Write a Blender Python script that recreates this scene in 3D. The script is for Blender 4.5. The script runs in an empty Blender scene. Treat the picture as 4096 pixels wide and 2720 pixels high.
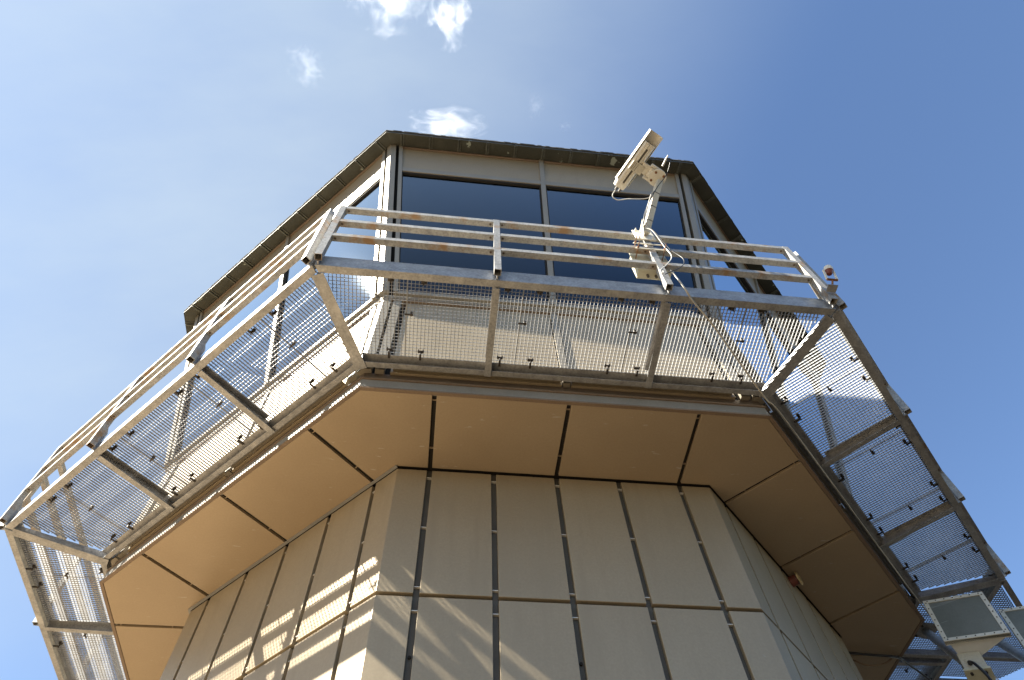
import bpy, bmesh, math, random
from mathutils import Vector, Matrix
random.seed(7)
S = bpy.context.scene
COL = S.collection
GZ = -6.5                     # ground level, soffit of the tower head is z = 0
T8 = math.tan(math.pi / 8)

# ------------------------------------------------------------------ helpers
def axes(k):
    a = -math.pi / 2 + k * math.pi / 4
    return Vector((math.cos(a), math.sin(a), 0)), Vector((-math.sin(a), math.cos(a), 0))
def G(u, r, z, k=0):
    """face coordinates (along the face, distance from the axis, height) -> world"""
    n, t = axes(k)
    return n * r + t * u + Vector((0, 0, z))
def CN(k, r, z):
    """corner between face k-1 and face k of an octagon of apothem r"""
    a = -math.pi / 2 - math.pi / 8 + k * math.pi / 4
    R = r / math.cos(math.pi / 8)
    return Vector((R * math.cos(a), R * math.sin(a), z))

class MB:
    def __init__(self):
        self.v, self.f, self.m = [], [], []
    def add(self, vs, fs, mi=0):
        b = len(self.v)
        self.v += [Vector(p) for p in vs]
        for f in fs:
            self.f.append([b + i for i in f]); self.m.append(mi)
    def prism(self, lo, hi, mi=0):
        n = len(lo)
        fs = [list(range(n))[::-1], list(range(n, 2 * n))]
        fs += [[i, (i + 1) % n, n + (i + 1) % n, n + i] for i in range(n)]
        self.add(list(lo) + list(hi), fs, mi)
        return self
    def box(self, k, u0, u1, r0, r1, z0, z1, mi=0):
        lo = [G(u0, r0, z0, k), G(u1, r0, z0, k), G(u1, r1, z0, k), G(u0, r1, z0, k)]
        hi = [p + Vector((0, 0, z1 - z0)) for p in lo]
        return self.prism(lo, hi, mi)
    def obox(self, c, ax, ay, az, mi=0):
        """box from centre and three half-axis vectors"""
        c, ax, ay, az = Vector(c), Vector(ax), Vector(ay), Vector(az)
        lo = [c - ax - ay - az, c + ax - ay - az, c + ax + ay - az, c - ax + ay - az]
        hi = [p + az * 2 for p in lo]
        return self.prism(lo, hi, mi)
    def bar(self, a, b, w, h, side, mi=0):
        """rectangular bar a->b; side = direction of the width"""
        a, b, side = Vector(a), Vector(b), Vector(side)
        d = (b - a).normalized()
        s = (side - d * side.dot(d)).normalized()
        t = d.cross(s)
        c = [s * w / 2 + t * h / 2, -s * w / 2 + t * h / 2, -s * w / 2 - t * h / 2, s * w / 2 - t * h / 2]
        return self.prism([a + x for x in c], [b + x for x in c], mi)
    def cyl(self, a, b, r0, r1=None, n=16, mi=0):
        a, b = Vector(a), Vector(b)
        r1 = r0 if r1 is None else r1
        d = (b - a).normalized()
        s = d.orthogonal().normalized(); t = d.cross(s)
        cs = [(math.cos(2 * math.pi * i / n), math.sin(2 * math.pi * i / n)) for i in range(n)]
        return self.prism([a + (s * c + t * q) * r0 for c, q in cs], [b + (s * c + t * q) * r1 for c, q in cs], mi)
    def tube(self, pts, r, n=8, mi=0):
        pts = [Vector(p) for p in pts]
        rings = []
        s = None
        for i, p in enumerate(pts):
            d = (pts[min(i + 1, len(pts) - 1)] - pts[max(i - 1, 0)]).normalized()
            s = d.orthogonal().normalized() if s is None else (s - d * s.dot(d)).normalized()
            t = d.cross(s)
            rings.append([p + (s * math.cos(2 * math.pi * j / n) + t * math.sin(2 * math.pi * j / n)) * r for j in range(n)])
        vs = [q for R in rings for q in R]
        fs = []
        for i in range(len(pts) - 1):
            for j in range(n):
                fs.append([i * n + j, i * n + (j + 1) % n, (i + 1) * n + (j + 1) % n, (i + 1) * n + j])
        fs.append(list(range(n))[::-1]); fs.append([(len(pts) - 1) * n + j for j in range(n)])
        self.add(vs, fs, mi)
        return self
    def build(self, name, mats, parent=None, bevel=0, smooth=False):
        c = Vector((0, 0, 0))
        for p in self.v: c += p
        c /= len(self.v)
        me = bpy.data.meshes.new(name)
        me.from_pydata([p - c for p in self.v], [], self.f)
        if not isinstance(mats, (list, tuple)): mats = [mats]
        for m in mats: me.materials.append(m)
        me.polygons.foreach_set('material_index', self.m)
        bm = bmesh.new(); bm.from_mesh(me)
        bmesh.ops.recalc_face_normals(bm, faces=bm.faces)
        if bevel:
            bmesh.ops.bevel(bm, geom=[e for e in bm.edges], offset=bevel, segments=2, affect='EDGES', profile=.5, clamp_overlap=True)
        bm.to_mesh(me); bm.free()
        o = bpy.data.objects.new(name, me); COL.objects.link(o)
        wl = c
        if parent is not None:
            o.parent = parent
            q = parent
            while q is not None:
                wl = wl - q.location; q = q.parent
        o.location = wl
        if smooth:
            for p in me.polygons: p.use_smooth = True
        return o

def smooth_path(pts, n=6):
    """Catmull-Rom through the points"""
    P = [Vector(p) for p in pts]
    P = [P[0] * 2 - P[1]] + P + [P[-1] * 2 - P[-2]]
    out = []
    for i in range(1, len(P) - 2):
        for j in range(n):
            t = j / n
            a, b, c, d = P[i - 1], P[i], P[i + 1], P[i + 2]
            out.append(.5 * ((2 * b) + (c - a) * t + (2 * a - 5 * b + 4 * c - d) * t * t + (3 * b - a - 3 * c + d) * t ** 3))
    out.append(P[-2])
    return out

def tag(o, label, cat, group=None):
    o['label'] = label; o['category'] = cat
    if group: o['group'] = group
    return o
def thing(name, loc, label, cat, group=None):
    o = bpy.data.objects.new(name, None); COL.objects.link(o)
    o.location = loc; o.empty_display_size = .3
    return tag(o, label, cat, group)

# ---------------------------------------------------------------- materials
def mat(name, c1, c2=None, scale=3.0, rough=.5, metal=0.0, spec=.5, detail=6, rough2=None, stretch=None,
        grain=0.0, vary=0.0, patch=None, bump=0.0, streak=None):
    """two-tone noise material in world space; patch = (colour, scale, threshold, softness)"""
    m = bpy.data.materials.new(name); m.use_nodes = True
    nt = m.node_tree; N = nt.nodes; L = nt.links
    b = N['Principled BSDF']
    b.inputs['Roughness'].default_value = rough
    b.inputs['Metallic'].default_value = metal
    b.inputs['Specular IOR Level'].default_value = spec
    geo = N.new('ShaderNodeNewGeometry')
    src = geo.outputs['Position']
    if stretch:
        mp = N.new('ShaderNodeMapping'); mp.inputs['Scale'].default_value = stretch
        L.new(src, mp.inputs['Vector']); src2 = mp.outputs['Vector']
    else: src2 = src
    def noise(sc, de=detail, v=src2):
        n = N.new('ShaderNodeTexNoise'); n.inputs['Scale'].default_value = sc; n.inputs['Detail'].default_value = de
        n.inputs['Roughness'].default_value = .6
        L.new(v, n.inputs['Vector']); return n.outputs['Fac']
    def ramp(f, lo, hi):
        r = N.new('ShaderNodeMapRange'); r.inputs[1].default_value = lo; r.inputs[2].default_value = hi
        r.clamp = True; L.new(f, r.inputs[0]); return r.outputs[0]
    def mix(f, a, bb, mode='MIX'):
        x = N.new('ShaderNodeMix'); x.data_type = 'RGBA'; x.blend_type = mode
        if isinstance(f, float): x.inputs[0].default_value = f
        else: L.new(f, x.inputs[0])
        for i, q in ((6, a), (7, bb)):
            if isinstance(q, tuple): x.inputs[i].default_value = (*q, 1)
            else: L.new(q, x.inputs[i])
        return x.outputs[2]
    col = tuple(c1)
    if c2: col = mix(ramp(noise(scale), .3, .7), tuple(c1), tuple(c2))
    if grain:
        g = ramp(noise(55, 2, src), .3, .7)
        lo = 1 - grain; hi = 1 + grain
        col = mix(1.0, col, mix(g, (lo, lo, lo), (hi, hi, hi)), 'MULTIPLY')
    if vary:
        oi = N.new('ShaderNodeObjectInfo')
        r = N.new('ShaderNodeMapRange'); r.inputs[3].default_value = 1 - vary; r.inputs[4].default_value = 1 + vary
        L.new(oi.outputs['Random'], r.inputs[0])
        cx = N.new('ShaderNodeCombineColor')
        for i in range(3): L.new(r.outputs[0], cx.inputs[i])
        col = mix(1.0, col, cx.outputs[0], 'MULTIPLY')
    if patch:
        pc, ps, pt, pw = patch
        col = mix(ramp(noise(ps, 8, src), pt, pt + pw), col, tuple(pc))
    if streak:
        pc, ps, pt, pw, st = streak
        mp = N.new('ShaderNodeMapping'); mp.inputs['Scale'].default_value = st
        L.new(src, mp.inputs['Vector'])
        col = mix(ramp(noise(ps, 4, mp.outputs['Vector']), pt, pt + pw), col, tuple(pc))
    if isinstance(col, tuple): b.inputs['Base Color'].default_value = (*col, 1)
    else: L.new(col, b.inputs['Base Color'])
    if rough2 is not None:
        r = N.new('ShaderNodeMapRange'); r.inputs[3].default_value = rough; r.inputs[4].default_value = rough2
        L.new(noise(scale * 2.3), r.inputs[0]); L.new(r.outputs[0], b.inputs['Roughness'])
    if bump:
        bp = N.new('ShaderNodeBump'); bp.inputs['Strength'].default_value = bump; bp.inputs['Distance'].default_value = .01
        L.new(noise(scale * 3), bp.inputs['Height']); L.new(bp.outputs[0], b.inputs['Normal'])
    return m

M = {}
M['clad'] = mat('cladding_paint', (.318, .258, .172), (.345, .282, .190), 1.3, .36, .25, .45, grain=.06, vary=.05, rough2=.44,
                patch=((.42, .40, .35), 38, .735, .02), bump=.02,
                streak=((.298, .242, .162), 2.0, .50, .30, (3.5, 3.5, .35)))
M['soffit'] = mat('soffit_paint', (.305, .235, .155), (.35, .275, .185), .8, .36, .12, .4, grain=.05, vary=.03,
                  streak=((.42, .37, .30), 5.0, .66, .05, (1.0, 4.0, 1.0)))
M['trim'] = mat('trim_paint', (.25, .222, .175), (.29, .26, .205), 2.2, .40, .25, .45, grain=.05)
M['copper'] = mat('brown_rail_paint', (.16, .115, .08), (.20, .145, .10), 3, .5, .0, .4, grain=.08)
M['groove'] = mat('joint_liner', (.075, .068, .055), (.11, .10, .082), 2.5, .55, .0, .3)
M['dark'] = mat('dark_void', (.024, .021, .018), None, rough=.8, spec=.2)
M['tick'] = mat('bare_alu_clip', (.7, .68, .62), None, rough=.4, metal=.2)
M['fweb'] = mat('fascia_web_paint', (.20, .20, .19), (.25, .245, .23), 2.5, .5, .1, .4, grain=.06)
M['fascia_dark'] = mat('dark_fascia_paint', (.11, .09, .07), (.15, .12, .095), 3, .5, .1, .4)
M['eave'] = mat('bronze_eave', (.046, .047, .036), (.072, .072, .055), 3.5, .42, .25, .5, grain=.15, rough2=.6,
                patch=((.34, .38, .32), 4.5, .64, .012))
M['seam'] = mat('worn_bronze_seam', (.07, .07, .056), (.13, .135, .112), 7, .5, .25, .5, grain=.25)
M['felt'] = mat('roofing_edge', (.03, .03, .032), (.09, .09, .09), 22, .8, grain=.3)
M['galv'] = mat('galvanised_steel', (.245, .25, .255), (.39, .395, .40), 9, .42, .45, .5, grain=.22, rough2=.6, vary=.03,
                streak=((.50, .50, .49), 3.0, .60, .15, (1, 1, 4)))
M['rail'] = mat('weathered_galvanised_tube', (.25, .248, .238), (.39, .384, .365), 12, .45, .4, .5, grain=.25, rough2=.65,
                patch=((.29, .185, .10), 5.5, .53, .14))
M['weld'] = mat('rusty_weld_spot', (.05, .035, .025), (.10, .06, .035), 30, .8)
M['grate'] = mat('grating_steel', (.24, .245, .25), (.34, .345, .345), 6, .42, .35, .5, grain=.15)
M['clip'] = mat('dark_clip_steel', (.035, .03, .027), (.07, .06, .05), 20, .55, .4)
M['rust'] = mat('rusted_steel', (.12, .05, .02), (.28, .13, .05), 20, .8)
M['white'] = mat('cream_white_paint', (.62, .58, .49), (.72, .69, .60), 5, .45, 0, .4, grain=.06, patch=((.42, .33, .2), 9, .66, .1))
M['boxw'] = mat('cream_plastic', (.50, .47, .34), (.58, .55, .41), 5, .5, 0, .4, grain=.05)
M['post_paint'] = mat('pale_painted_tube', (.50, .46, .36), (.60, .56, .46), 5, .45, .1, .4, grain=.08, patch=((.35, .27, .15), 8, .6, .12))
M['cable_w'] = mat('grey_white_cable', (.50, .49, .46), None, rough=.5)
M['cable_k'] = mat('black_cable', (.02, .02, .022), None, rough=.45)
M['cable_g'] = mat('pale_grey_cable', (.42, .40, .35), (.5, .47, .41), 6, .5)
M['cable_b'] = mat('brown_cable', (.22, .15, .09), None, rough=.6)
M['redp'] = mat('maroon_paint', (.13, .035, .025), (.19, .05, .035), 14, .35, 0, .5)
M['brass'] = mat('weathered_brass', (.42, .30, .14), (.55, .42, .22), 25, .45, .3, grain=.2)
M['yellow'] = mat('yellow_lens', (.75, .55, .05), None, rough=.2)
M['lensdark'] = mat('dark_lens', (.015, .015, .02), None, rough=.1)
M['panel'] = mat('ribbed_grey_panel', (.15, .155, .125), (.21, .215, .185), 2.0, .45, .2, .4, grain=.06,
                 streak=((.26, .265, .24), 5.0, .60, .06, (.3, .3, 5)))
M['pframe'] = mat('ivory_frame', (.62, .59, .50), (.68, .65, .56), 6, .5, 0, .4)
M['foil'] = mat('pale_plastic_horn', (.60, .59, .55), (.72, .71, .67), 5, .4, 0, .5, bump=.3)
M['inner'] = mat('cab_interior', (.05, .05, .05), (.07, .065, .06), 2, .7)
M['ground'] = mat('dark_asphalt_ground', (.016, .013, .010), (.024, .020, .015), .35, .9, 0, .2, grain=.08)
M['bounce_patch'] = mat('pale_bounce_patch', (.262, .198, .128), (.305, .235, .155), .35, .85, 0, .2, grain=.08)

def glass_mat():
    m = bpy.data.materials.new('solar_glass'); m.use_nodes = True
    nt = m.node_tree; N = nt.nodes; L = nt.links
    for n in list(N):
        if n.type != 'OUTPUT_MATERIAL': N.remove(n)
    out = [n for n in N if n.type == 'OUTPUT_MATERIAL'][0]
    tr = N.new('ShaderNodeBsdfTransparent'); tr.inputs[0].default_value = (.17, .25, .33, 1)
    gl = N.new('ShaderNodeBsdfGlossy'); gl.inputs['Roughness'].default_value = .015; gl.inputs[0].default_value = (.78, .90, 1, 1)
    lw = N.new('ShaderNodeLayerWeight'); lw.inputs['Blend'].default_value = .5
    pw = N.new('ShaderNodeMath'); pw.operation = 'POWER'; pw.inputs[1].default_value = 4.2
    mr = N.new('ShaderNodeMapRange'); mr.inputs[3].default_value = .0; mr.inputs[4].default_value = 3.5; mr.clamp = False
    cl = N.new('ShaderNodeMath'); cl.operation = 'MINIMUM'; cl.inputs[1].default_value = 1.0
    mx = N.new('ShaderNodeMixShader')
    L.new(lw.outputs['Facing'], pw.inputs[0]); L.new(pw.outputs[0], mr.inputs[0]); L.new(mr.outputs[0], cl.inputs[0]); L.new(cl.outputs[0], mx.inputs[0])
    L.new(tr.outputs[0], mx.inputs[1]); L.new(gl.outputs[0], mx.inputs[2]); L.new(mx.outputs[0], out.inputs[0])
    return m
M['glass'] = glass_mat()

# ------------------------------------------------------------------ ground
gb = MB()
n = 64
gb.add([(900 * math.cos(2 * math.pi * i / n), 900 * math.sin(2 * math.pi * i / n), GZ) for i in range(n)], [list(range(n))])
g = gb.build('ground', M['ground']); g['kind'] = 'structure'
# unseen pale ground patch, added and sized to bounce sunlight onto the left soffit
ab = MB(); ab.add([(-17, -15, GZ + .004), (-2.2, -15, GZ + .004), (-2.2, 9, GZ + .004), (-17, 9, GZ + .004)], [[0, 1, 2, 3]])
a_ = ab.build('bounce_patch', M['bounce_patch']); a_['kind'] = 'structure'

# ------------------------------------------------------------- control tower
tower = thing('control_tower', (0, 0, GZ),
              'octagonal control tower with beige metal cladding and outward leaning dark windows', 'tower')
RS = 3.6213                   # shaft apothem
RC = RS - .045                # core behind the cladding
def octa(r, z): return [CN(k, r, z) for k in range(8)]
MB().prism(octa(RC, GZ), octa(RC, .02)).build('shaft_wall', M['groove'], tower)

JU = (-1.2, -.6, 0, .6, 1.2)
GW = .024                     # half groove width
rows = [(-1.415, -.022), (-3.3, -1.448), (-5.2, -3.333), (GZ, -5.233)]
rest = MB()
def flat_panel(b, k, u0, u1, z0, z1): b.box(k, u0, u1, RC + .001, RS, z0, z1)
def corner_panel(b, k, z0, z1):
    e = 1.2 + GW
    pl = [G(e, RC + .001, 0, k - 1), G(e, RS, 0, k - 1), CN(k, RS, 0), G(-e, RS, 0, k), G(-e, RC + .001, 0, k), CN(k, RC + .001, 0)]
    b.prism([p + Vector((0, 0, z0)) for p in pl], [p + Vector((0, 0, z1)) for p in pl])
for k in range(-3, 5):
    for ri, (z0, z1) in enumerate(rows):
        seen = ri < 2 and -1 <= k <= 1
        for a, c in zip(JU[:-1], JU[1:]):
            b = MB() if seen else rest
            flat_panel(b, k, a + GW, c - GW, z0, z1)
            if seen: b.build('cladding_panel', M['clad'], tower, bevel=.004)
        seen = ri < 2 and -1 <= k <= 2
        b = MB() if seen else rest
        corner_panel(b, k, z0, z1)
        if seen: b.build('cladding_panel', M['clad'], tower, bevel=.004)
o = rest.build('cladding_panel', M['clad'], tower); o['kind'] = 'stuff'
# joint strips: recessed channel with light clips bridging it
for k in range(-1, 2):
    for u in JU:
        b = MB()
        b.box(k, u - GW + .002, u + GW - .002, RC + .001, RC + .007, -3.3, -.002, 0)
        for z in (-.105, -.726, -1.345, -1.560, -2.3):
            b.box(k, u - GW + .001, u + GW - .001, RC + .007, RC + .030, z - .003, z + .003, 1)
        for z in (-1.93,):
            if u in (-1.2, 0): b.cyl(G(u, RC + .006, z, k), G(u, RC + .02, z, k), .012, n=10, mi=2)
        b.build('joint_strip', [M['groove'], M['tick'], M['dark']], tower)

# soffit
RO = 4.467
MB().prism(octa(RO - .02, .035), octa(RO - .02, .16)).build('soffit_deck', M['dark'], tower)
SG = .02
for k in range(-2, 4):
    for u0, u1 in ((-1.2, 0), (0, 1.2)):
        b = MB(); b.box(k, u0 + SG, u1 - SG, RS + .012, RO - .012, 0, .03)
        b.build('soffit_panel', M['soffit'], tower, bevel=.003)
    e = 1.2 + SG
    r0, r1 = RS + .012, RO - .012
    pl = [G(e, r0, 0, k - 1), G(e, r1, 0, k - 1), CN(k, r1, 0), G(-e, r1, 0, k), G(-e, r0, 0, k), CN(k, r0, 0)]
    MB().prism(pl, [p + Vector((0, 0, .03)) for p in pl]).build('soffit_panel', M['soffit'], tower, bevel=.003)
    for u in (-1.2, 0, 1.2):
        b = MB()
        b.box(k, u - SG + .001, u + SG - .001, RS + .02, RO - .03, .027, .034, 0)
        for r in (RS + .24, RO - .07):
            b.box(k, u - SG + .001, u + SG - .001, r - .003, r + .003, .010, .027, 1)
        b.build('soffit_joint', [M['dark'], M['soffit']], tower)
# ring of trim where shaft meets soffit, left faces show it light
for k in (-1, -2):
    b = MB()
    lo = [CN(k, RS + .002, -.012), CN(k + 1, RS + .002, -.012), CN(k + 1, RS + .03, -.012), CN(k, RS + .03, -.012)]
    b.prism(lo, [p + Vector((0, 0, .011)) for p in lo]).build('trim_strip', M['fweb'], tower)

def ringseg(k, r0, r1, z0, z1, name, m, parent, cut=0.0, bevel=0):
    """straight piece of an octagonal ring on face k, mitred at the corners"""
    a0, a1 = CN(k, r0, z0), CN(k + 1, r0, z0)
    b0, b1 = CN(k, r1, z0), CN(k + 1, r1, z0)
    t = axes(k)[1]
    a0 += t * cut; b0 += t * cut; a1 -= t * cut; b1 -= t * cut
    lo = [a0, a1, b1, b0]
    return MB().prism(lo, [p + Vector((0, 0, z1 - z0)) for p in lo]).build(name, m, parent, bevel=bevel)

FK = range(-3, 5)
for k in FK:
    ringseg(k, 4.458, 4.492, -.004, .016, 'fascia_rail', M['copper'], tower, .001)
    ringseg(k, 4.440, 4.480, .0165, .139, 'fascia_web', M['fweb'], tower, .001)
    ringseg(k, 4.42, 4.492, .140, .163, 'fascia_rail', M['copper'], tower, .001)
    ringseg(k, 4.38, 4.462, .1635, .271, 'fascia_web', M['fascia_dark'], tower, .001)

# parapet below the windows
RP = 4.485
ZS = 1.70
for k in FK:
    for u0, u1 in ((-1.62, -.045), (.045, 1.62)):
        b = MB(); b.box(k, u0, u1, RP - .05, RP, .272, ZS - .002)
        b.build('parapet_panel', M['clad'], tower, bevel=.003)
    b = MB(); b.box(k, -.033, .033, RP - .05, RP + .022, .272, ZS - .001); b.build('mullion', M['trim'], tower)
    for s in (-1, 1):
        b = MB()
        uo = T8 * RP
        b.box(k, *sorted((s * (uo - .100), s * (uo - .185))), RP - .05, RP + .022, .272, ZS - .001)
        b.build('mullion', M['trim'], tower)
    ringseg(k, RP - .05, RP + .030, ZS, ZS + .018, 'window_sill', M['copper'], tower, .001)
    ringseg(k, RP - .05, RP + .036, ZS + .0185, ZS + .085, 'window_sill', M['trim'], tower, .001)
for k in FK:
    for u0, u1 in ((-1.6, -.05), (.05, 1.6)):
        MB().box(k, u0, u1, RP + .0006, 4.5115, .3195, .3275).build('gap_closing_strip', M['trim'], tower)  # strip added to keep sun out of the gap at the parapet foot
b = MB(); b.prism(octa(RP - .06, .272), octa(RP - .06, ZS + .05)).build('parapet_wall', M['dark'], tower)

# leaning glazing
def RG(z): return 4.532 + (z - 1.717) * .2379
ZB, ZT = ZS + .086, 5.075
def lean(k, ua, ub, d0, d1, z0, z1, b=None, mi=0, corner=False):
    """box on the leaning glass plane; ua, ub = functions of z or numbers; d0, d1 = depth from glass plane"""
    f = lambda q, z: q(z) if callable(q) else q
    b = b or MB()
    lo = [G(f(ua, z0), RG(z0) + d0, z0, k), G(f(ub, z0), RG(z0) + d0, z0, k), G(f(ub, z0), RG(z0) + d1, z0, k), G(f(ua, z0), RG(z0) + d1, z0, k)]
    hi = [G(f(ua, z1), RG(z1) + d0, z1, k), G(f(ub, z1), RG(z1) + d0, z1, k), G(f(ub, z1), RG(z1) + d1, z1, k), G(f(ua, z1), RG(z1) + d1, z1, k)]
    return b.prism(lo, hi, mi)
def uc(z): return RG(z) * T8
HZ0, HZ1 = 4.375, 4.465      # head transom
for k in FK:
    lean(k, -.033, .033, -.06, .026, ZB, ZT).build('mullion', M['trim'], tower)
    for s in (-1, 1):
        i = (lambda z, s=s: s * (uc(z) - .160)); o_ = (lambda z, s=s: s * (uc(z) - .108))
        gi = (lambda z, s=s: s * (uc(z) - .107)); go = (lambda z, s=s: s * (uc(z) - .066))
        lean(k, i, o_, -.06, .026, ZB, ZT).build('mullion', M['trim'], tower)
        lean(k, gi, go, -.09, -.07, ZB, ZT).build('corner_groove', M['dark'], tower)
        # window of this half face: frame bars and one pane
        e0 = .034 * s
        e1 = (lambda z, s=s: s * (uc(z) - .161))
        w = MB()
        lean(k, e0, e1, -.05, .022, HZ0, HZ1, w, 0)
        lean(k, e0, e1, -.05, .008, HZ0 - .035, HZ0 - .001, w, 1)
        lean(k, e0, e1, -.05, .012, ZB, ZB + .035, w, 0)
        e0b = .050 * s
        e1b = (lambda z, s=s: s * (uc(z) - .173))
        lean(k, e0, e0b, -.04, .004, ZB + .036, HZ0 - .036, w, 1)
        lean(k, e1b, e1, -.04, .004, ZB + .036, HZ0 - .036, w, 1)
        wo = w.build('window', [M['trim'], M['dark']], tower)
        lean(k, e0, e1, -.030, -.022, ZB + .02, HZ0 - .01).build('pane', M['glass'], wo)
        lean(k, e0, e1, -.05, -.006, HZ1 + .002, ZT - .03).build('spandrel_panel', M['clad'], tower)
        lean(k, e0, e1, -.05, .014, ZT - .018, ZT).build('head_trim', M['copper'], tower)
# folded corner covers, glazing and parapet
for k in FK:
    def vcover(z0, z1, R, d, w):
        def ring(z):
            r = R(z) + d; ri = R(z) - .06
            ue = R(z) * T8 - w
            return [G(ue, ri, z, k - 1), G(ue, r, z, k - 1), CN(k, r, z), G(-ue, r, z, k), G(-ue, ri, z, k), CN(k, ri, z)]
        return MB().prism(ring(z0), ring(z1))
    vcover(ZB, ZT, RG, .026, .064).build('corner_cover', M['trim'], tower)
    vcover(.272, ZS - .001, lambda z: RP, .022, .070).build('corner_cover', M['trim'], tower)

# eave and roof
for k in FK:
    b = MB()
    ri, ro = RG(5.09) + .004, 5.522
    zi, zo = 5.092, 5.052
    lo = [CN(k, ri, zi), CN(k + 1, ri, zi), CN(k + 1, ro, zo), CN(k, ro, zo)]
    b.prism(lo, [p + Vector((0, 0, .03)) for p in lo])
    # lip and standing seams
    lo = [CN(k, ro + .0005, zo - .006), CN(k + 1, ro + .0005, zo - .006), CN(k + 1, ro + .010, zo - .006), CN(k, ro + .010, zo - .006)]
    b.prism(lo, [p + Vector((0, 0, .060)) for p in lo])
    for j in range(-5, 6):
        u = j * .415 + .02
        for du, hh in ((-.016, .034), (.014, .012)):
            q = [G(u + du - .013, ri + .01, zi - .004 - hh, k), G(u + du + .010, ri + .01, zi - .004 - hh, k),
                 G(u + du + .010, ro - .002, zo - .001 - hh, k), G(u + du - .010, ro - .002, zo - .001 - hh, k)]
            b.prism(q, [p + Vector((0, 0, hh + .006)) for p in q], 1)
        b.box(k, u - .016, u + .016, ro + .0105, ro + .0125, zo - .006, zo + .050, 1)
    b.build('eave', [M['eave'], M['seam']], tower)
    ringseg(k, 5.30, 5.547, 5.107, 5.132, 'roof_edge', M['felt'], tower, .001)
    fb = MB()
    random.seed(40 + k)
    u = -2.2
    while u < 2.2:
        w = random.uniform(.05, .22)
        fb.box(k, u, min(u + w, 2.25), 5.538, 5.5475 + random.uniform(.001, .006), 5.1325, 5.134 + random.uniform(.001, .005))
        u += w + random.uniform(.0, .10)
    fb.build('roof_edge', M['felt'], tower)
    if k == FK[0]:
        rb = MB(); top = Vector((0, 0, 5.75))
        rb.add(octa(5.54, 5.133) + [top] + octa(5.54, 5.1325), [[i, (i + 1) % 8, 8] for i in range(8)] + [[9 + i for i in range(8)][::-1]])
        rb.build('roof', M['felt'], tower)
MB().prism(octa(RG(ZB) - .1, ZB - .04), octa(RG(ZB) - .1, ZB - .02)).build('cab_floor', M['inner'], tower)
MB().prism(octa(RG(4.5) - .1, 4.45), octa(RG(4.5) - .1, 4.47)).build('cab_ceiling', M['inner'], tower)
MB().prism(octa(1.1, ZB - .02), octa(1.1, 4.45)).build('cab_core', M['inner'], tower)

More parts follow.
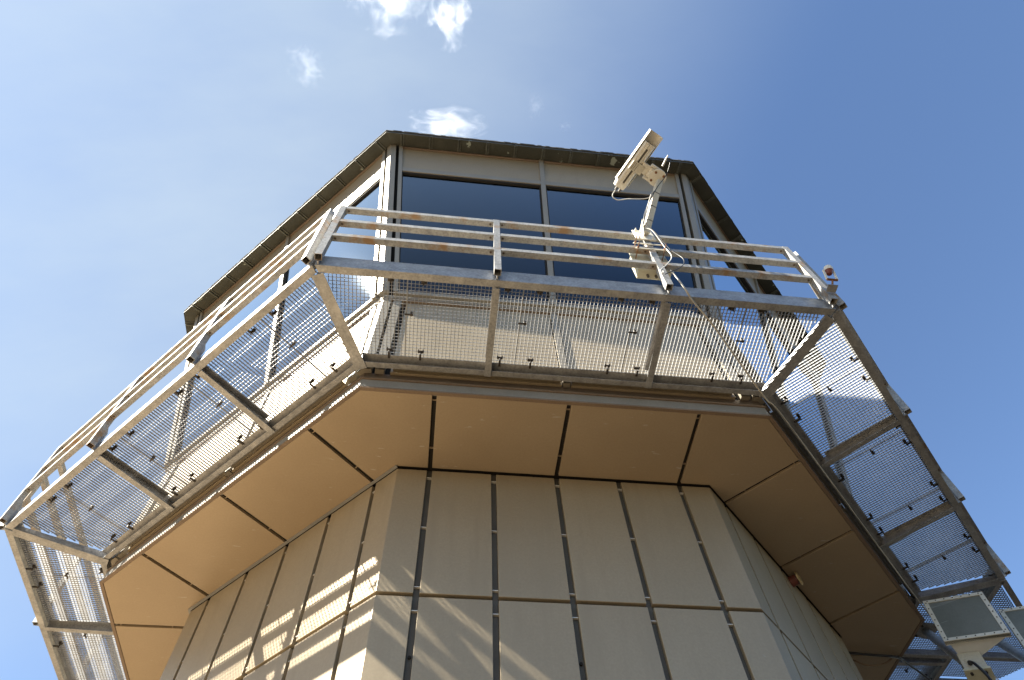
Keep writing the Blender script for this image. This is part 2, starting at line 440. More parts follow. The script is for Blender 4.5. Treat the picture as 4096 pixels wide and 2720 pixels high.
# ------------------------------------------------------------------ walkway
walk = thing('steel_walkway', (0, 0, .2), 'galvanised grating walkway on bracket beams round the tower head', 'walkway')
WK = range(-3, 4)
ZF = .352
for k in WK:
    # outer channel: bottom flange, web, toe plate with stitch welds
    ob = MB()
    def seg(b, r0, r1, z0, z1, cut, mi=0):
        t = axes(k)[1]
        lo = [CN(k, r0, z0) + t * cut, CN(k + 1, r0, z0) - t * cut, CN(k + 1, r1, z0) - t * cut, CN(k, r1, z0) + t * cut]
        b.prism(lo, [p + Vector((0, 0, z1 - z0)) for p in lo], mi)
    seg(ob, 5.415, 5.482, .276, .286, .012)
    seg(ob, 5.470, 5.482, .2865, .418, .012)
    seg(ob, 5.415, 5.478, .4185, .428, .012)
    seg(ob, 5.458, 5.4695, .40, .500, .02)
    for j in range(-7, 8):
        u = j * .29
        ob.box(k, u - .05, u + .05, 5.466, 5.4745, .4282, .436)
    ob.build('outer_channel', M['galv'], walk)
    # inner channel
    ib = MB()
    def iseg(b, r0, r1, z0, z1, e):
        h0 = 1.905 - e
        b.box(k, -h0, h0, r0, r1, z0, z1)
    iseg(ib, 4.545, 4.596, .246, .254, .03)
    iseg(ib, 4.545, 4.553, .2545, .318, .03)
    iseg(ib, 4.512, 4.640, .3185, .328, .03)
    ib.build('inner_channel', M['galv'], walk)
    # bracket beams
    for u in (-.745, .745):
        b = MB()
        lo = [G(u - .03, 4.55, .222, k), G(u + .03, 4.55, .222, k), G(u + .03, 5.414, .250, k), G(u - .03, 5.414, .250, k)]
        b.prism(lo, [p + Vector((0, 0, .0055)) for p in lo])
        w0 = u - .028 if k < 0 else (u + .020 if k > 0 else u - .004)
        lo = [G(w0, 4.556, .2285, k), G(w0 + .008, 4.556, .2285, k), G(w0 + .008, 5.412, .2575, k), G(w0, 5.412, .2575, k)]
        hi = [Vector((p.x, p.y, .351)) for p in lo]
        b.prism(lo, hi)
        b.box(k, w0 + .0085 if k < 0 else u - .03, w0 - .0005 if k > 0 else u + .03, 4.67, 5.41, .343, .350)
        b.build('bracket_beam', M['galv'], walk)
    # corner beam
    d = (CN(k, 1, 0)).normalized(); s = Vector((-d.y, d.x, 0))
    a = CN(k, 4.52, .236); c = CN(k, 5.40, .262)
    b = MB()
    lo = [a - s * .052, a + s * .052, c + s * .052, c - s * .052]
    b.prism(lo, [p + Vector((0, 0, .008)) for p in lo])
    a2 = a + Vector((0, 0, .0085)); c2 = c + Vector((0, 0, .0085))
    for off in (0,):
        lo = [a2 + s * (off - .005), a2 + s * (off + .005), c2 + s * (off + .005), c2 + s * (off - .005)]
        b.prism(lo, [Vector((p.x, p.y, .351)) for p in lo])
    b.build('corner_beam', M['galv'], walk)
    # grating panels, 1 m wide
    R0, R1 = 4.60, 5.43
    PITCH = 1 / 30
    edges = [(-2.25, -1.5), (-1.5, -.5), (-.5, .5), (.5, 1.5), (1.5, 2.25)]
    for (u0, u1) in edges:
        b = MB()
        lim = lambda r: T8 * r - .025
        n0 = int(math.ceil((u0 + .004) / PITCH - 1e-6)); n1 = int(math.floor((u1 - .004) / PITCH + 1e-6))
        for i in range(n0, n1 + 1):
            u = i * PITCH
            ra = max(R0, (abs(u) + .025) / T8)
            if ra < R1 - .02: b.box(k, u - .0017, u + .0017, ra, R1, ZF, ZF + .016)
        nr = int((R1 - R0) / PITCH)
        for j in range(nr + 1):
            r = R0 + .012 + j * PITCH
            x0, x1 = max(u0 + .003, -lim(r)), min(u1 - .003, lim(r))
            if x1 - x0 > .01: b.box(k, x0, x1, r - .0014, r + .0014, ZF + .004, ZF + .012)
        for u in (u0 + .003, u1 - .003):
            if abs(abs(u) - 2.247) > .01: b.box(k, u - .002, u + .002, R0, R1, ZF - .001, ZF + .018)
        for r in (R0 - .002, R1 + .002):
            x0, x1 = max(u0 + .003, -lim(r)), min(u1 - .003, lim(r))
            b.box(k, x0, x1, r - .002, r + .002, ZF - .001, ZF + .018)
        gp = b.build('grating_panel', M['grate'], walk)
        if k < -2 or k > 2: continue
        # hold-down clips at the panel ends (shown only where the photograph shows them)
        spots = []
        for us in (u0, u1):
            if abs(us) > 2: continue
            ui = us + (.14 if us == u0 else -.14)
            spots += [(ui, 4.68, -1), (ui, 5.37, 1)]
        cb = MB()
        for (u, r, dr) in spots:
            cb = MB()
            cb.box(k, u - .018, u + .018, r - .013, r + .013, ZF - .012, ZF - .002)
            cb.cyl(G(u, r, ZF - .055, k), G(u, r, ZF - .0125, k), .008, n=8)
            cb.box(k, u - .026, u - .016, r - .014, r + .014, ZF - .002, ZF + .018)
            cb.box(k, u + .016, u + .026, r - .014, r + .014, ZF - .002, ZF + .018)
            ra, rb_ = sorted((r + dr * .0085, r + dr * .066))
            cb.box(k, u - .009, u + .009, ra, rb_, ZF - .045, ZF - .0345)
            cb.build('clip', M['clip'], gp)
        if u1 < 2 :
            cb = MB()
            u = u1; r = 5.055
            cb.box(k, u - .015, u + .060, r - .007, r + .007, ZF - .018, ZF - .009)
            cb.cyl(G(u + .045, r + .004, ZF - .026, k), G(u + .045, r + .004, ZF + .015, k), .014, n=10)
            cb.build('clip', M['clip'], gp)

# extra landing outside the right corner, carried on the straight continuation of the front right channel
lb = MB()
k = 1
lb.box(k, 2.29, 4.3, 5.415, 5.482, .276, .286); lb.box(k, 2.29, 4.3, 5.470, 5.482, .2865, .418); lb.box(k, 2.29, 4.3, 5.458, 5.4695, .40, .500)
lb.build('outer_channel', M['galv'], walk)
k = 2
lb = MB(); lb.box(k, -.96, -.90, 4.60, 6.75, .215, .223); lb.box(k, -.912, -.902, 4.60, 6.75, .2235, .334); lb.build('bracket_beam', M['galv'], walk)
lb = MB(); lb.box(k, -.40, -.34, 5.49, 6.42, .255, .263); lb.box(k, -.352, -.342, 5.49, 6.42, .2635, .334); lb.build('bracket_beam', M['galv'], walk)
b = MB()
yy = -2.2
while yy < -.36:
    x1 = min(yy + 5.41 * math.sqrt(2), 6.42 + max(0, -.36 - yy) * .9)
    if x1 > 5.56: b.box(2, yy - .0017, yy + .0017, 5.50, x1, ZF, ZF + .016)
    yy += PITCH
xx = 5.52
while xx < 6.9:
    y0 = xx - 5.41 * math.sqrt(2); y1 = -.36 if xx < 6.42 else -.36 - (xx - 6.42) / .9
    if y1 > y0 + .03: b.box(2, y0, y1, xx - .0014, xx + .0014, ZF + .004, ZF + .012)
    xx += PITCH
b.build('grating_panel', M['grate'], walk)

# ----------------------------------------------------------------- railings
# the railing leans slightly outwards
def RCZ(z): return 5.538 + (z - .3) * .030
RZ = (1.430, 1.090, .748)
PU = (-2.235, -.745, .745, 2.235)
def railing(k, label):
    t = thing('railing', G(0, 5.48, .28, k), label, 'railing', 'railings round the walkway')
    def slab(b, u0, u1, d0, d1, z0, z1, mi=0):
        lo = [G(u0, RCZ(z0) + d0, z0, k), G(u1, RCZ(z0) + d0, z0, k), G(u1, RCZ(z0) + d1, z0, k), G(u0, RCZ(z0) + d1, z0, k)]
        hi = [G(u0, RCZ(z1) + d0, z1, k), G(u1, RCZ(z1) + d0, z1, k), G(u1, RCZ(z1) + d1, z1, k), G(u0, RCZ(z1) + d1, z1, k)]
        b.prism(lo, hi, mi)
    for u in PU:
        b = MB(); w = .004
        z0, z1 = .310, RZ[0] + .030
        slab(b, u - .03, u - .03 + w, -.03, .03, z0, z1); slab(b, u + .03 - w, u + .03, -.03, .03, z0, z1)
        slab(b, u - .03 + w, u + .03 - w, -.03, -.03 + w, z0, z1); slab(b, u - .03 + w, u + .03 - w, .03 - w, .03, z0, z1)
        slab(b, u - .03, u + .03, -.03, .03, z1 + .0005, z1 + .004)
        po = b.build('post', M['rail'], t)
        fb = MB()
        q = [(5.4832, .287), (RCZ(.309) - .026, .287), (RCZ(.309) - .0305, .3095), (RCZ(.62) - .0305, .62), (5.4832, .54)]
        fb.prism([G(u - .006, r, z, k) for r, z in q], [G(u + .006, r, z, k) for r, z in q])
        fb.build('fin_plate', M['galv'], po)
    for zc in RZ:
        rc = RCZ(zc)
        for a, c in zip(PU[:-1], PU[1:]):
            b = MB(); b.box(k, a + .0302, c - .0302, rc - .029, rc + .029, zc - .029, zc + .029, 0)
            for uu in (a + .058, c - .058):
                b.cyl(G(uu, rc, zc - .0305, k), G(uu, rc, zc - .028, k), .011, n=10, mi=1)
            b.build('rail', [M['rail'], M['weld']], t)
    return t
RL = {-2: 'galvanised railing at the far left corner, mostly hidden behind the sunlit walkway beam',
      -1: 'long galvanised railing over the sunlit left walkway, seen edge on under the eave',
      0: 'rusty galvanised railing in front of the big dark windows, with the camera clamped to it',
      1: 'galvanised railing on the right walkway, its tube post ends sticking out against blue sky'}
for k in range(-2, 2): railing(k, RL[k])

# ---------------------------------------------------------- security camera
cam_t = thing('security_camera', G(.74, 5.62, 1.30), 'cream security camera with a long sunshield on an angled arm above the front railing', 'camera')
plate = MB(); plate.obox(G(.730, 5.612, 1.375), Vector((.101, 0, 0)), Vector((0, -.006, 0)), Vector((0, 0, .122)))
pl = plate.build('base_plate', M['white'], cam_t, bevel=.003)
for du in (-.07, .07):
    for z in (1.475, 1.275):
        bb = MB()
        bb.cyl(G(.730 + du, 5.6185, z), G(.730 + du, 5.636, z), .011, n=8)
        bb.cyl(G(.730 + du, 5.636, z), G(.730 + du, 5.648, z), .005, n=8)
        bb.build('bolt', M['tick'], pl)
A = Vector((.738, -5.637, 1.36)); PB = Vector((.925, -6.02, 1.93))
arm = MB(); arm.bar(A, PB, .062, .062, (1, .3, 0)); arm_o = arm.build('arm', M['post_paint'], cam_t, bevel=.004)
gus = MB()
gus.prism([A + Vector((-.032, -.02, -.06)), A + Vector((-.026, -.02, -.06)), A + Vector((-.026, -.11, .12)), A + Vector((-.032, -.11, .12))],
          [A + Vector((-.032, .014, -.06)), A + Vector((-.026, .014, -.06)), A + Vector((-.026, .014, .12)), A + Vector((-.032, .014, .12))])
gus.build('gusset', M['post_paint'], cam_t)
for f in (.22, .48, .74):
    p = A.lerp(PB, f); d = (PB - A).normalized()
    MB().bar(p - d * .003, p + d * .003, .068, .068, (1, .3, 0)).build('cable_tie', M['cable_k'], cam_t)
# pan head: flange disc with three bolts, yoke, mounting plate
hd = MB(); up = Vector((.10, -.10, 1)).normalized()
c0 = Vector((.905, -6.045, 1.955))
hd.cyl(c0, c0 + up * .016, .094, n=28); flange = hd.build('pan_flange', M['white'], cam_t, bevel=.002)
sx = up.orthogonal().normalized(); sy = up.cross(sx)
for a in (20, 110, 200, 290):
    p = c0 + (sx * math.cos(math.radians(a)) + sy * math.sin(math.radians(a))) * .066
    MB().cyl(p - up * .012, p - up * .0005, .013, n=8).build('bolt', M['rust'], flange)
hx = Vector((.216, -.439, 0)).normalized()              # housing direction, outwards and to the right
hs = Vector((hx.y, -hx.x, 0))                           # towards the left of the housing
if hs.x > 0: hs = -hs
Z = Vector((0, 0, 1))
yk = MB()
yb = c0 + up * .018 + hs * .04
yk.obox(yb + Z * .032, hx * .050, hs * .066, Z * .028)
yk.obox(yb + hs * .10 + Z * .05 + hx * .0, hx * .055, hs * .06, Z * .012)
yk.build('pan_head', M['white'], cam_t, bevel=.008)
for q in (-1, 1):
    e = MB(); e.cyl(yb + hx * q * .070 + hs * .080 + Z * .03, yb + hx * q * .070 - hs * .05 + Z * .03, .019, n=14)
    e.build('yoke_arm', M['white'], cam_t, smooth=False)
# housing, axis through hc
hb = Vector((.566, -5.926, 2.02)); hf = Vector((.782, -6.365, 2.02))
hmid = (hb + hf) / 2
hl = (hf - hb).length / 2
def sect(p, w, h, ch):
    return [p + hs * x + Z * y for x, y in ((-w + ch, -h), (w - ch, -h), (w, -h + ch), (w, h - ch), (w - ch, h), (-w + ch, h), (-w, h - ch), (-w, -h + ch))]
ho = MB(); ho.prism(sect(hb + Z * .055, .062, .05, .012), sect(hf + Z * .055, .062, .05, .012))
for x in (-.018, .018): ho.bar(hb + hs * x - Z * .0 + hx * .01, hf + hs * x - hx * .01, .012, .012, hs)
hob = ho.build('housing', M['white'], cam_t)
ch = MB(); ch.bar(hb + hx * .02 + Z * .002, hf - hx * .06 + Z * .002, .020, .004, hs); ch.build('slot', M['groove'], hob)
ln = MB(); ln.cyl(hf + Z * .055, hf + hx * .004 + Z * .055, .036, n=20); ln.build('lens_window', M['lensdark'], hob)
bc = MB(); bc.prism(sect(hb - hx * .05 + Z * .055, .056, .045, .012), sect(hb - hx * .0005 + Z * .055, .064, .052, .012)); bc.build('rear_cap', M['white'], hob)
for x in (-.025, .02): MB().cyl(hb - hx * .05 + hs * x + Z * .03, hb - hx * .085 + hs * x + Z * .025, .014, n=10).build('cable_gland', M['groove'], hob)
sh = MB()
# sunshield: curved hood, longer than the housing
prof = []
for i in range(13):
    a = math.pi * (i / 12)
    prof.append((-math.cos(a) * .082, .085 + math.sin(a) * .038))
prof = [(-.082, .03)] + prof + [(.082, .03)]
inn = [(x * .955, y - .004 if 0 < i < len(prof) - 1 else y) for i, (x, y) in enumerate(prof)]
for p0, p1 in zip(range(len(prof) - 1), range(1, len(prof))):
    a_, b_ = hb + hx * .01, hf + hx * .115
    qs = [prof[p0], prof[p1], inn[p1], inn[p0]]
    sh.prism([a_ + hs * x + Z * y for x, y in qs], [b_ + hs * x + Z * y for x, y in qs])
sh.build('sunshield', M['white'], cam_t)
mp = MB(); mp.obox(hmid + hs * -.02 - Z * .012 - hx * .02, hx * .05, hs * .075, Z * .005)
mpo = mp.build('mount_plate', M['post_paint'], cam_t, bevel=.002)
hl_ = MB()
for i in range(-2, 3):
    for j in (-1, 0, 1):
        p = hmid - hs * .02 - Z * .0172 - hx * .02 + hx * i * .016 + hs * (j * .022 + .03)
        hl_.cyl(p - Z * .0012, p, .0045, n=8)
hl_.build('screw_hole', M['dark'], mpo)
sw = MB(); sw.cyl(c0 + Vector((.045, -.115, .06)), c0 + Vector((.075, -.195, .085)), .011, n=8)
sw.cyl(c0 + Vector((.075, -.195, .085)), c0 + Vector((.087, -.225, .092)), .007, n=8)
sw.build('connector', M['white'], cam_t)
# its leads
w1 = smooth_path([hb - hx * .085 + hs * .02 + Z * .02, hb - hx * .15 + hs * .02 - Z * .02, hb - hx * .15 - hs * .04 - Z * .06, hb - hx * .08 - hs * .12 - Z * .08,
                  Vector((.80, -5.86, 1.82)), Vector((.855, -5.93, 1.79)), A.lerp(PB, .70) + Vector((-.045, -.03, 0)), A.lerp(PB, .3) + Vector((-.05, -.03, 0)),
                  A + Vector((-.03, -.05, .05)), A + Vector((.04, -.06, -.06)), Vector((.86, -5.63, 1.05)), Vector((.88, -5.62, .85)), Vector((.80, -5.62, .66)), Vector((.70, -5.60, .52)), Vector((.715, -5.6, .47)), Vector((.73, -5.6, .56))])
MB().tube(w1, .0055).build('camera_lead', M['cable_w'], cam_t, smooth=True)
w2 = smooth_path([c0 + Vector((.075, -.195, .085)), c0 + Vector((.11, -.19, .05)), c0 + Vector((.07, -.06, -.06)), A.lerp(PB, .78) + Vector((.0, -.06, 0)),
                  A.lerp(PB, .5) + Vector((-.05, -.03, 0)), A.lerp(PB, .15) + Vector((-.045, -.04, 0)), A + Vector((.06, -.06, -.10)), Vector((.90, -5.63, 1.0)), Vector((.97, -5.63, .78)), Vector((.90, -5.63, .58)), Vector((.72, -5.60, .44))])
MB().tube(w2, .0045).build('camera_lead', M['cable_k'], cam_t, smooth=True)
# clamp: two flat bars with threaded rods gripping the post at the middle rail
for z in (1.025, 1.155):
    clo = MB().obox(G(.73, 5.605, z), Vector((.15, 0, 0)), Vector((0, .004, 0)), Vector((0, 0, .011))).build('clamp_bar', M['post_paint'], cam_t)
    for du in (-.13, .13):
        rd = MB()
        rd.cyl(G(.73 + du, 5.44, z), G(.73 + du, 5.67, z), .005, n=8)
        rd.cyl(G(.73 + du, 5.610, z), G(.73 + du, 5.623, z), .011, n=6)
        rd.build('threaded_rod', M['rust'], clo)

# ------------------------------------------------------------- junction box
jb = thing('junction_box', G(.73, 5.42, .88), 'cream junction box clamped behind the railing post under the security camera', 'junction box')
b = MB(); b.box(0, .585, .905, 5.385, 5.47, .80, 1.19); b.build('box_body', M['boxw'], jb, bevel=.008)
b = MB(); b.box(0, .57, .92, 5.472, 5.495, .785, 1.205); b.build('lid', M['boxw'], jb, bevel=.006)
for u in (.68, .76, .83): MB().cyl(G(u, 5.43, .799), G(u, 5.43, .765), .013, n=10).build('cable_gland', M['groove'], jb)

# ------------------------------------------------------------ warning light
wl = thing('warning_light', G(2.235, 5.60, .42), 'small cream and maroon warning light in a forked bracket on the right corner post', 'lamp')
wc = G(2.275, 5.70, .62)
MB().box(0, 2.19, 2.28, 5.583, 5.655, .405, .415).build('clamp', M['galv'], wl)
b = MB(); b.cyl(G(2.235, 5.64, .416), G(2.25, 5.672, .47), .009, n=8); b.bar(G(2.20, 5.675, .476), G(2.30, 5.675, .476), .02, .012, (0, 1, 0))
b.build('stem', M['rust'], wl)
for du in (-.048, .048): MB().bar(G(2.25 + du, 5.675, .475), G(2.275 + du, 5.70, .63), .016, .012, (1, 0, 0)).build('yoke_arm', M['white'], wl)
ax = Vector((.15, -.30, .95)).normalized()
b = MB(); b.cyl(wc - ax * .005, wc + ax * .022, .042, n=20); b.cyl(wc + ax * .0225, wc + ax * .048, .038, .035, n=20); b.build('lamp_head', M['white'], wl)
MB().cyl(wc - ax * .006, wc - ax * .045, .040, .022, n=20).build('lamp_bowl', M['redp'], wl)
MB().cyl(wc + ax * .0485, wc + ax * .051, .027, n=20).build('lens', M['yellow'], wl)

# --------------------------------------------------------------------- bell
bell = thing('alarm_bell', G(.15, 3.63, -.12, 1), 'maroon alarm bell with a brass disc, fixed high on the shaded right shaft side', 'bell')
bc_ = G(.175, RS, -.075, 1); nn = axes(1)[0]
b = MB(); b.cyl(bc_ + nn * .001, bc_ + nn * .075, .055, n=20); b.cyl(bc_ + nn * .0755, bc_ + nn * .09, .040, n=20); b.build('bell_housing', M['redp'], bell, smooth=False)
b = MB(); b.cyl(bc_ + nn * .0905, bc_ + nn * .105, .075, .066, n=24); b.build('bell_disc', M['brass'], bell)

# ------------------------------------------------------------ hanging panels
def panel_unit(off, label):
    off = Vector(off)
    Q = [Vector(q) + off for q in ((4.248, -2.223, -.075), (4.683, -2.571, -.211), (4.508, -2.732, -.827), (4.073, -2.384, -.691))]
    e1 = (Q[1] - Q[0] + Q[2] - Q[3]) / 2; nr = -e1.cross(Q[3] - Q[0]).normalized()
    if nr.y > 0: nr = -nr
    e2 = nr.cross(e1).normalized() * (Q[3] - Q[0]).length
    if e2.z > 0: e2 = -e2
    e2 = (e2 * .3 + (Q[3] - Q[0]) * .7)
    cen = sum(Q, Vector()) / 4
    t = thing('panel_unit', cen, label, 'panel unit', 'panel units under the right walkway')
    h1, h2 = e1 / 2, e2 / 2
    d1, d2 = e1.normalized(), e2.normalized()
    b = MB(); b.prism([cen - h1 - h2 - nr * .03, cen + h1 - h2 - nr * .03, cen + h1 + h2 - nr * .03, cen - h1 + h2 - nr * .03],
                      [cen - h1 - h2 + nr * .004, cen + h1 - h2 + nr * .004, cen + h1 + h2 + nr * .004, cen - h1 + h2 + nr * .004])
    b.build('front_panel', M['panel'], t)
    fw = .042
    b = MB(); w = .02
    def strip(p, q, inward):
        lo = [p, q, q + inward * fw, p + inward * fw]
        b.prism([x - nr * .04 for x in lo], [x + nr * .012 for x in lo])
    TL, TR, BR, BL = cen - h1 - h2, cen + h1 - h2, cen + h1 + h2, cen - h1 + h2
    strip(TL, TR, d2); strip(BL, BR, -d2); strip(TL + d2 * (fw + .0005), BL - d2 * (fw + .0005), d1); strip(TR + d2 * (fw + .0005), BR - d2 * (fw + .0005), -d1)
    fr = b.build('frame', M['pframe'], t)
    for i in range(7):
        f = (i + .5) / 7
        for p, q, inn_ in ((TL, TR, d2), (BL, BR, -d2), (TL, BL, d1), (TR, BR, -d1)):
            c = p.lerp(q, f) + inn_ * fw / 2
            MB().cyl(c + nr * .0125, c + nr * .018, .006, n=6).build('screw', M['clip'], fr)
    # tapering pale body behind the frame, running down to the driver box
    bx = cen + d2 * .40 - d1 * .13 - nr * .22
    b = MB()
    lo = [cen - h1 * .86 - h2 * .3 - nr * .041, cen + h1 * .86 - h2 * .3 - nr * .041, cen + h1 * .86 + h2 * .96 - nr * .041, cen - h1 * .86 + h2 * .96 - nr * .041]
    hi = [bx - d1 * .08 - d2 * .14, bx + d1 * .09 - d2 * .14, bx + d1 * .07 - d2 * .06, bx - d1 * .06 - d2 * .06]
    b.prism(lo, hi); b.build('horn_body', M['foil'], t)
    b = MB(); b.obox(bx + d2 * .05, d1 * .10, d2 * .115, nr * .08); box_o = b.build('driver_box', M['post_paint'], t, bevel=.004)
    b = MB(); b.obox(bx + d2 * .18, d1 * .115, d2 * .014, nr * .095); b.build('flange', M['boxw'], box_o)
    for x in (-.06, .06): MB().cyl(bx + d2 * .195 + d1 * x + nr * .06, bx + d2 * .215 + d1 * x + nr * .06, .014, n=8).build('bolt', M['clip'], box_o)
    MB().cyl(bx + d2 * .10 - d1 * .03 + nr * .081, bx + d2 * .10 - d1 * .03 + nr * .11, .02, n=10).build('cable_gland', M['clip'], box_o)
    b = MB(); b.obox(bx - d1 * .1015 + d2 * .05, d1 * .0015, d2 * .05, nr * .03); b.build('side_slot', M['dark'], box_o)
    # pipe arm up to a bracket plate under the grating
    pt = Vector((4.93, -1.30, .30)) + Vector((off.x, off.y, 0))
    b = MB(); b.cyl(pt - Vector((0, 0, .02)), bx + d2 * .02 - nr * .081, .05, n=16); b.build('pipe_arm', M['galv'], t, smooth=False)
    b = MB(); b.obox(pt, (.13, .02, 0), (-.02, .13, 0), (0, 0, .006)); pb_ = b.build('bracket_plate', M['galv'], t)
    for x, y in ((-.09, -.09), (.09, -.09), (.09, .09), (-.09, .09)): MB().cyl(pt + Vector((x, y, -.02)), pt + Vector((x, y, -.0065)), .014, n=6).build('bolt', M['clip'], pb_)
    lead = smooth_path([bx + d2 * .10 - d1 * .03 + nr * .11, bx + d2 * .2 + d1 * .0 + nr * .16, bx + d2 * .34 + d1 * .05 + nr * .12, bx + d2 * .6 + d1 * .06 + nr * .1])
    MB().tube(lead, .014).build('supply_lead', M['cable_k'], t, smooth=True)
    return t
panel_unit((0, 0, 0), 'grey ribbed panel unit in ivory frame, seen whole, hanging under the right walkway')
panel_unit((.928, .079, 0), 'grey ribbed panel unit in ivory frame, cut off by the right picture edge')

# ------------------------------------------------------------------- cables
def cable(pts, r, m, label, n=8, name='cable', twin=0):
    b = MB(); P = smooth_path(pts, n)
    b.tube(P, r)
    if twin: b.tube([p + Vector((twin, twin * .6, .006 * math.sin(i * .5))) for i, p in enumerate(P)], r)
    return tag(b.build(name, m, None, smooth=True), label, 'cable')
cable([(.80, -5.60, .55), (.86, -5.56, .30), (.95, -5.46, .255), (1.19, -5.24, .235), (1.53, -4.89, .20), (1.86, -4.555, .17), (2.02, -4.43, .168), (2.85, -3.60, .165),
       (3.72, -2.72, .165), (4.52, -1.92, .165), (5.10, -1.40, .11), (5.75, -.93, .04), (6.6, -.45, -.3)], .006, M['cable_g'],
      'pale grey cable pair running from the camera post along the right walkway edge', twin=.014)
cable([(3.79, -1.27, -.03), (4.12, -1.272, -.05), (4.41, -1.229, -.035), (4.59, -1.10, -.02), (4.9, -.903, -.05), (5.3, -.65, -.2)], .014, M['cable_k'],
      'black cable leaving the shaded shaft under the right soffit')
cable([(3.90, -1.127, -.02), (4.07, -1.108, -.07), (4.27, -1.148, -.06), (4.392, -1.238, -.01)], .010, M['cable_b'],
      'short brown cable sagging under the right soffit corner')

# ------------------------------------------------------------------- clouds
def cloud_mat(name, dens, scale, thr):
    m = bpy.data.materials.new(name); m.use_nodes = True
    nt = m.node_tree; N = nt.nodes; L = nt.links
    for x in list(N):
        if x.type != 'OUTPUT_MATERIAL': N.remove(x)
    out = [x for x in N if x.type == 'OUTPUT_MATERIAL'][0]
    pv = N.new('ShaderNodeVolumePrincipled')
    pv.inputs['Color'].default_value = (1, 1, 1, 1); pv.inputs['Anisotropy'].default_value = .55
    tc = N.new('ShaderNodeTexCoord')
    ln = N.new('ShaderNodeVectorMath'); ln.operation = 'LENGTH'; L.new(tc.outputs['Object'], ln.inputs[0])
    no = N.new('ShaderNodeTexNoise'); no.inputs['Scale'].default_value = scale; no.inputs['Detail'].default_value = 8; no.inputs['Roughness'].default_value = .58
    no.inputs['Distortion'].default_value = 1.1
    oi = N.new('ShaderNodeObjectInfo'); mu = N.new('ShaderNodeMath'); mu.operation = 'MULTIPLY'; mu.inputs[1].default_value = 40
    L.new(oi.outputs['Random'], mu.inputs[0])
    ad = N.new('ShaderNodeVectorMath'); ad.operation = 'ADD'; L.new(tc.outputs['Object'], ad.inputs[0]); L.new(mu.outputs[0], ad.inputs[1])
    L.new(ad.outputs[0], no.inputs['Vector'])
    # density = max(0, noise - thr - length * fall)
    a = N.new('ShaderNodeMath'); a.operation = 'MULTIPLY_ADD'; a.inputs[1].default_value = -.30; a.inputs[2].default_value = -thr
    L.new(ln.outputs['Value'], a.inputs[0])
    s = N.new('ShaderNodeMath'); s.operation = 'ADD'; L.new(no.outputs['Fac'], s.inputs[0]); L.new(a.outputs[0], s.inputs[1])
    mx = N.new('ShaderNodeMath'); mx.operation = 'MAXIMUM'; mx.inputs[1].default_value = 0; L.new(s.outputs[0], mx.inputs[0])
    pw = N.new('ShaderNodeMath'); pw.operation = 'POWER'; pw.inputs[1].default_value = 1.7; L.new(mx.outputs[0], pw.inputs[0])
    md = N.new('ShaderNodeMath'); md.operation = 'MULTIPLY'; md.inputs[1].default_value = dens; L.new(pw.outputs[0], md.inputs[0])
    L.new(md.outputs[0], pv.inputs['Density']); L.new(pv.outputs[0], out.inputs['Volume'])
    return m
CAMC = Vector((-1.047381, -7.77491169, -4.86436783))
def cloud(direction, dist, size, m, label):
    c = CAMC + Vector(direction).normalized() * dist
    bm = bmesh.new(); bmesh.ops.create_icosphere(bm, subdivisions=3, radius=1)
    me = bpy.data.meshes.new('cloud'); bm.to_mesh(me); bm.free()
    me.materials.append(m)
    o = bpy.data.objects.new('cloud', me); COL.objects.link(o)
    o.location = c; o.scale = size
    return tag(o, label, 'cloud', 'small clouds')
cm1 = cloud_mat('cloud_vapour', .22, 1.7, .30)
cm2 = cloud_mat('thin_cloud_vapour', .045, 2.2, .31)
cloud((-.122, .050, .99), 1400, (88, 75, 45), cm1, 'larger white cloud cut off by the top edge of the picture')
cloud((-.042, .066, .997), 1400, (55, 62, 40), cm1, 'smaller white cloud at the top edge, right of the larger one')
cloud((-.228, .141, .963), 1400, (48, 48, 30), cm2, 'faint wispy cloud alone in the pale left sky')
cloud((-.036, .204, .978), 1400, (95, 44, 35), cm1, 'white cloud partly hidden behind the eave left of centre')
cloud((.085, .165, .983), 1400, (26, 32, 18), cm2, 'tiny wisp of cloud above the middle of the roof')
cloud((.13, .187, .974), 1400, (22, 16, 12), cm2, 'tiny wisp of cloud just above the roof, left of the camera')

# ------------------------------------------------------------ light and sky
SUN_AZ_OFF, SUN_EL = 12.0, 44.5
sd = Vector((-math.cos(math.radians(SUN_AZ_OFF)) * math.cos(math.radians(SUN_EL)), -math.sin(math.radians(SUN_AZ_OFF)) * math.cos(math.radians(SUN_EL)), math.sin(math.radians(SUN_EL))))
ld = bpy.data.lights.new('sun', 'SUN'); ld.energy = 5.0; ld.angle = math.radians(.53); ld.color = (1, .93, .80)
lo_ = bpy.data.objects.new('sun', ld); COL.objects.link(lo_)
lo_.rotation_euler = sd.to_track_quat('Z', 'Y').to_euler(); lo_.location = (0, 0, 30)
W = bpy.data.worlds.new('World'); S.world = W; W.use_nodes = True
nt = W.node_tree; bg = nt.nodes['Background']
sky = nt.nodes.new('ShaderNodeTexSky'); sky.sky_type = 'NISHITA'; sky.sun_disc = False
sky.sun_elevation = math.radians(SUN_EL)
sky.sun_rotation = math.atan2(sd.x, sd.y)
sky.air_density = 1.0; sky.dust_density = .1; sky.ozone_density = 3.0; sky.altitude = 100
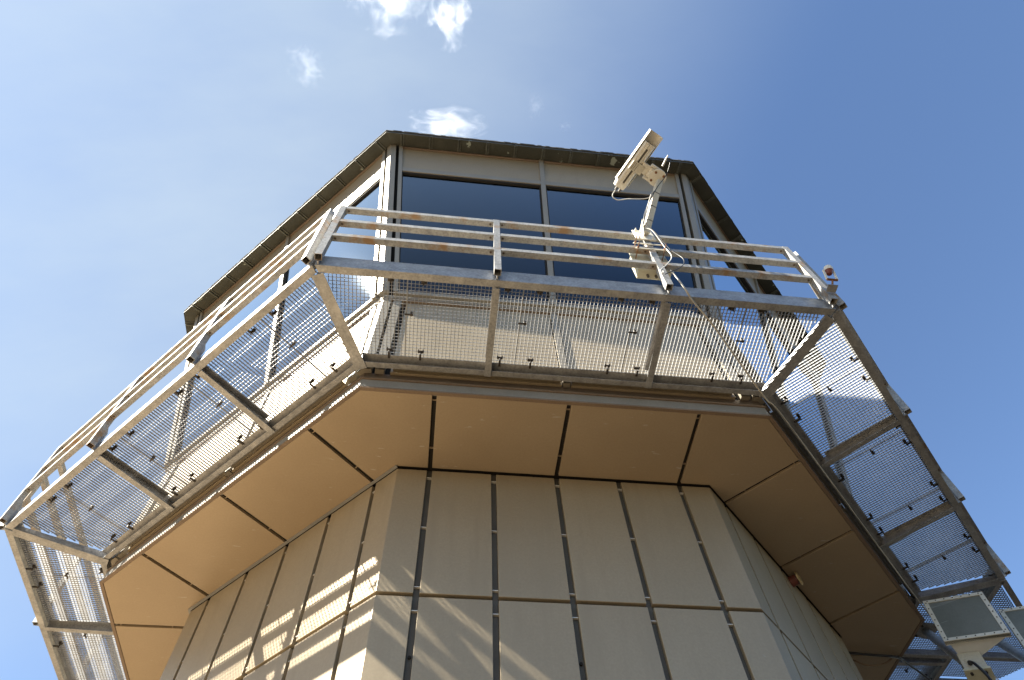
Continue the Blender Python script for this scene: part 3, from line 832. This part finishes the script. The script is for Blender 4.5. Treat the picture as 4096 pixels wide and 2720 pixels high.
# thin high veil of cirrus over the sunward half of the sky
N = nt.nodes; L = nt.links
tc = N.new('ShaderNodeTexCoord')
dp = N.new('ShaderNodeVectorMath'); dp.operation = 'DOT_PRODUCT'; dp.inputs[1].default_value = sd
L.new(tc.outputs['Generated'], dp.inputs[0])
mr = N.new('ShaderNodeMapRange'); mr.interpolation_type = 'SMOOTHSTEP'
mr.inputs[1].default_value = .30; mr.inputs[2].default_value = .85; mr.inputs[3].default_value = 0; mr.inputs[4].default_value = .50
L.new(dp.outputs['Value'], mr.inputs[0])
mp = N.new('ShaderNodeMapping'); mp.inputs['Scale'].default_value = (1.0, 2.2, 1.0); mp.inputs['Rotation'].default_value = (0, 0, .5)
L.new(tc.outputs['Generated'], mp.inputs['Vector'])
no = N.new('ShaderNodeTexNoise'); no.inputs['Scale'].default_value = 3.2; no.inputs['Detail'].default_value = 7; no.inputs['Roughness'].default_value = .55
L.new(mp.outputs['Vector'], no.inputs['Vector'])
nr_ = N.new('ShaderNodeMapRange'); nr_.inputs[1].default_value = .3; nr_.inputs[2].default_value = .7; nr_.inputs[3].default_value = .80; nr_.inputs[4].default_value = 1.15
L.new(no.outputs['Fac'], nr_.inputs[0])
mu = N.new('ShaderNodeMath'); mu.operation = 'MULTIPLY'; L.new(mr.outputs[0], mu.inputs[0]); L.new(nr_.outputs[0], mu.inputs[1])
mx = N.new('ShaderNodeMix'); mx.data_type = 'RGBA'; L.new(mu.outputs[0], mx.inputs[0]); mx.inputs[7].default_value = (3.15, 3.60, 3.72, 1)
tn = N.new('ShaderNodeMix'); tn.data_type = 'RGBA'; tn.blend_type = 'MULTIPLY'; tn.inputs[0].default_value = 1; tn.inputs[7].default_value = (.90, .93, .97, 1)
L.new(sky.outputs[0], tn.inputs[6]); L.new(tn.outputs[2], mx.inputs[6])
L.new(mx.outputs[2], bg.inputs['Color']); bg.inputs['Strength'].default_value = .05

# ------------------------------------------------------------------- camera
cd = bpy.data.cameras.new('camera'); co = bpy.data.objects.new('camera', cd); COL.objects.link(co)
F = 2658.716; pitch, roll, yaw = math.radians(60.57049107), math.radians(-4.042658668), math.radians(9.74076285)
fw = Vector((math.sin(yaw) * math.cos(pitch), math.cos(yaw) * math.cos(pitch), math.sin(pitch)))
rt = fw.cross(Vector((0, 0, 1))).normalized(); upv = rt.cross(fw)
R2 = rt * math.cos(roll) + upv * math.sin(roll); U2 = -rt * math.sin(roll) + upv * math.cos(roll)
co.matrix_world = Matrix(((R2.x, U2.x, -fw.x, CAMC.x), (R2.y, U2.y, -fw.y, CAMC.y), (R2.z, U2.z, -fw.z, CAMC.z), (0, 0, 0, 1)))
cd.sensor_width = 36; cd.sensor_fit = 'HORIZONTAL'; cd.lens = F * 36 / 4096
cd.clip_start = .05; cd.clip_end = 6000
S.camera = co

S.render.engine = 'CYCLES'
S.cycles.volume_bounces = 2
S.cycles.max_bounces = 8; S.cycles.transparent_max_bounces = 16
vs = S.view_settings
vs.view_transform = 'Standard'; vs.look = 'None'; vs.gamma = 1; vs.use_curve_mapping = False
vs.exposure = 2.35
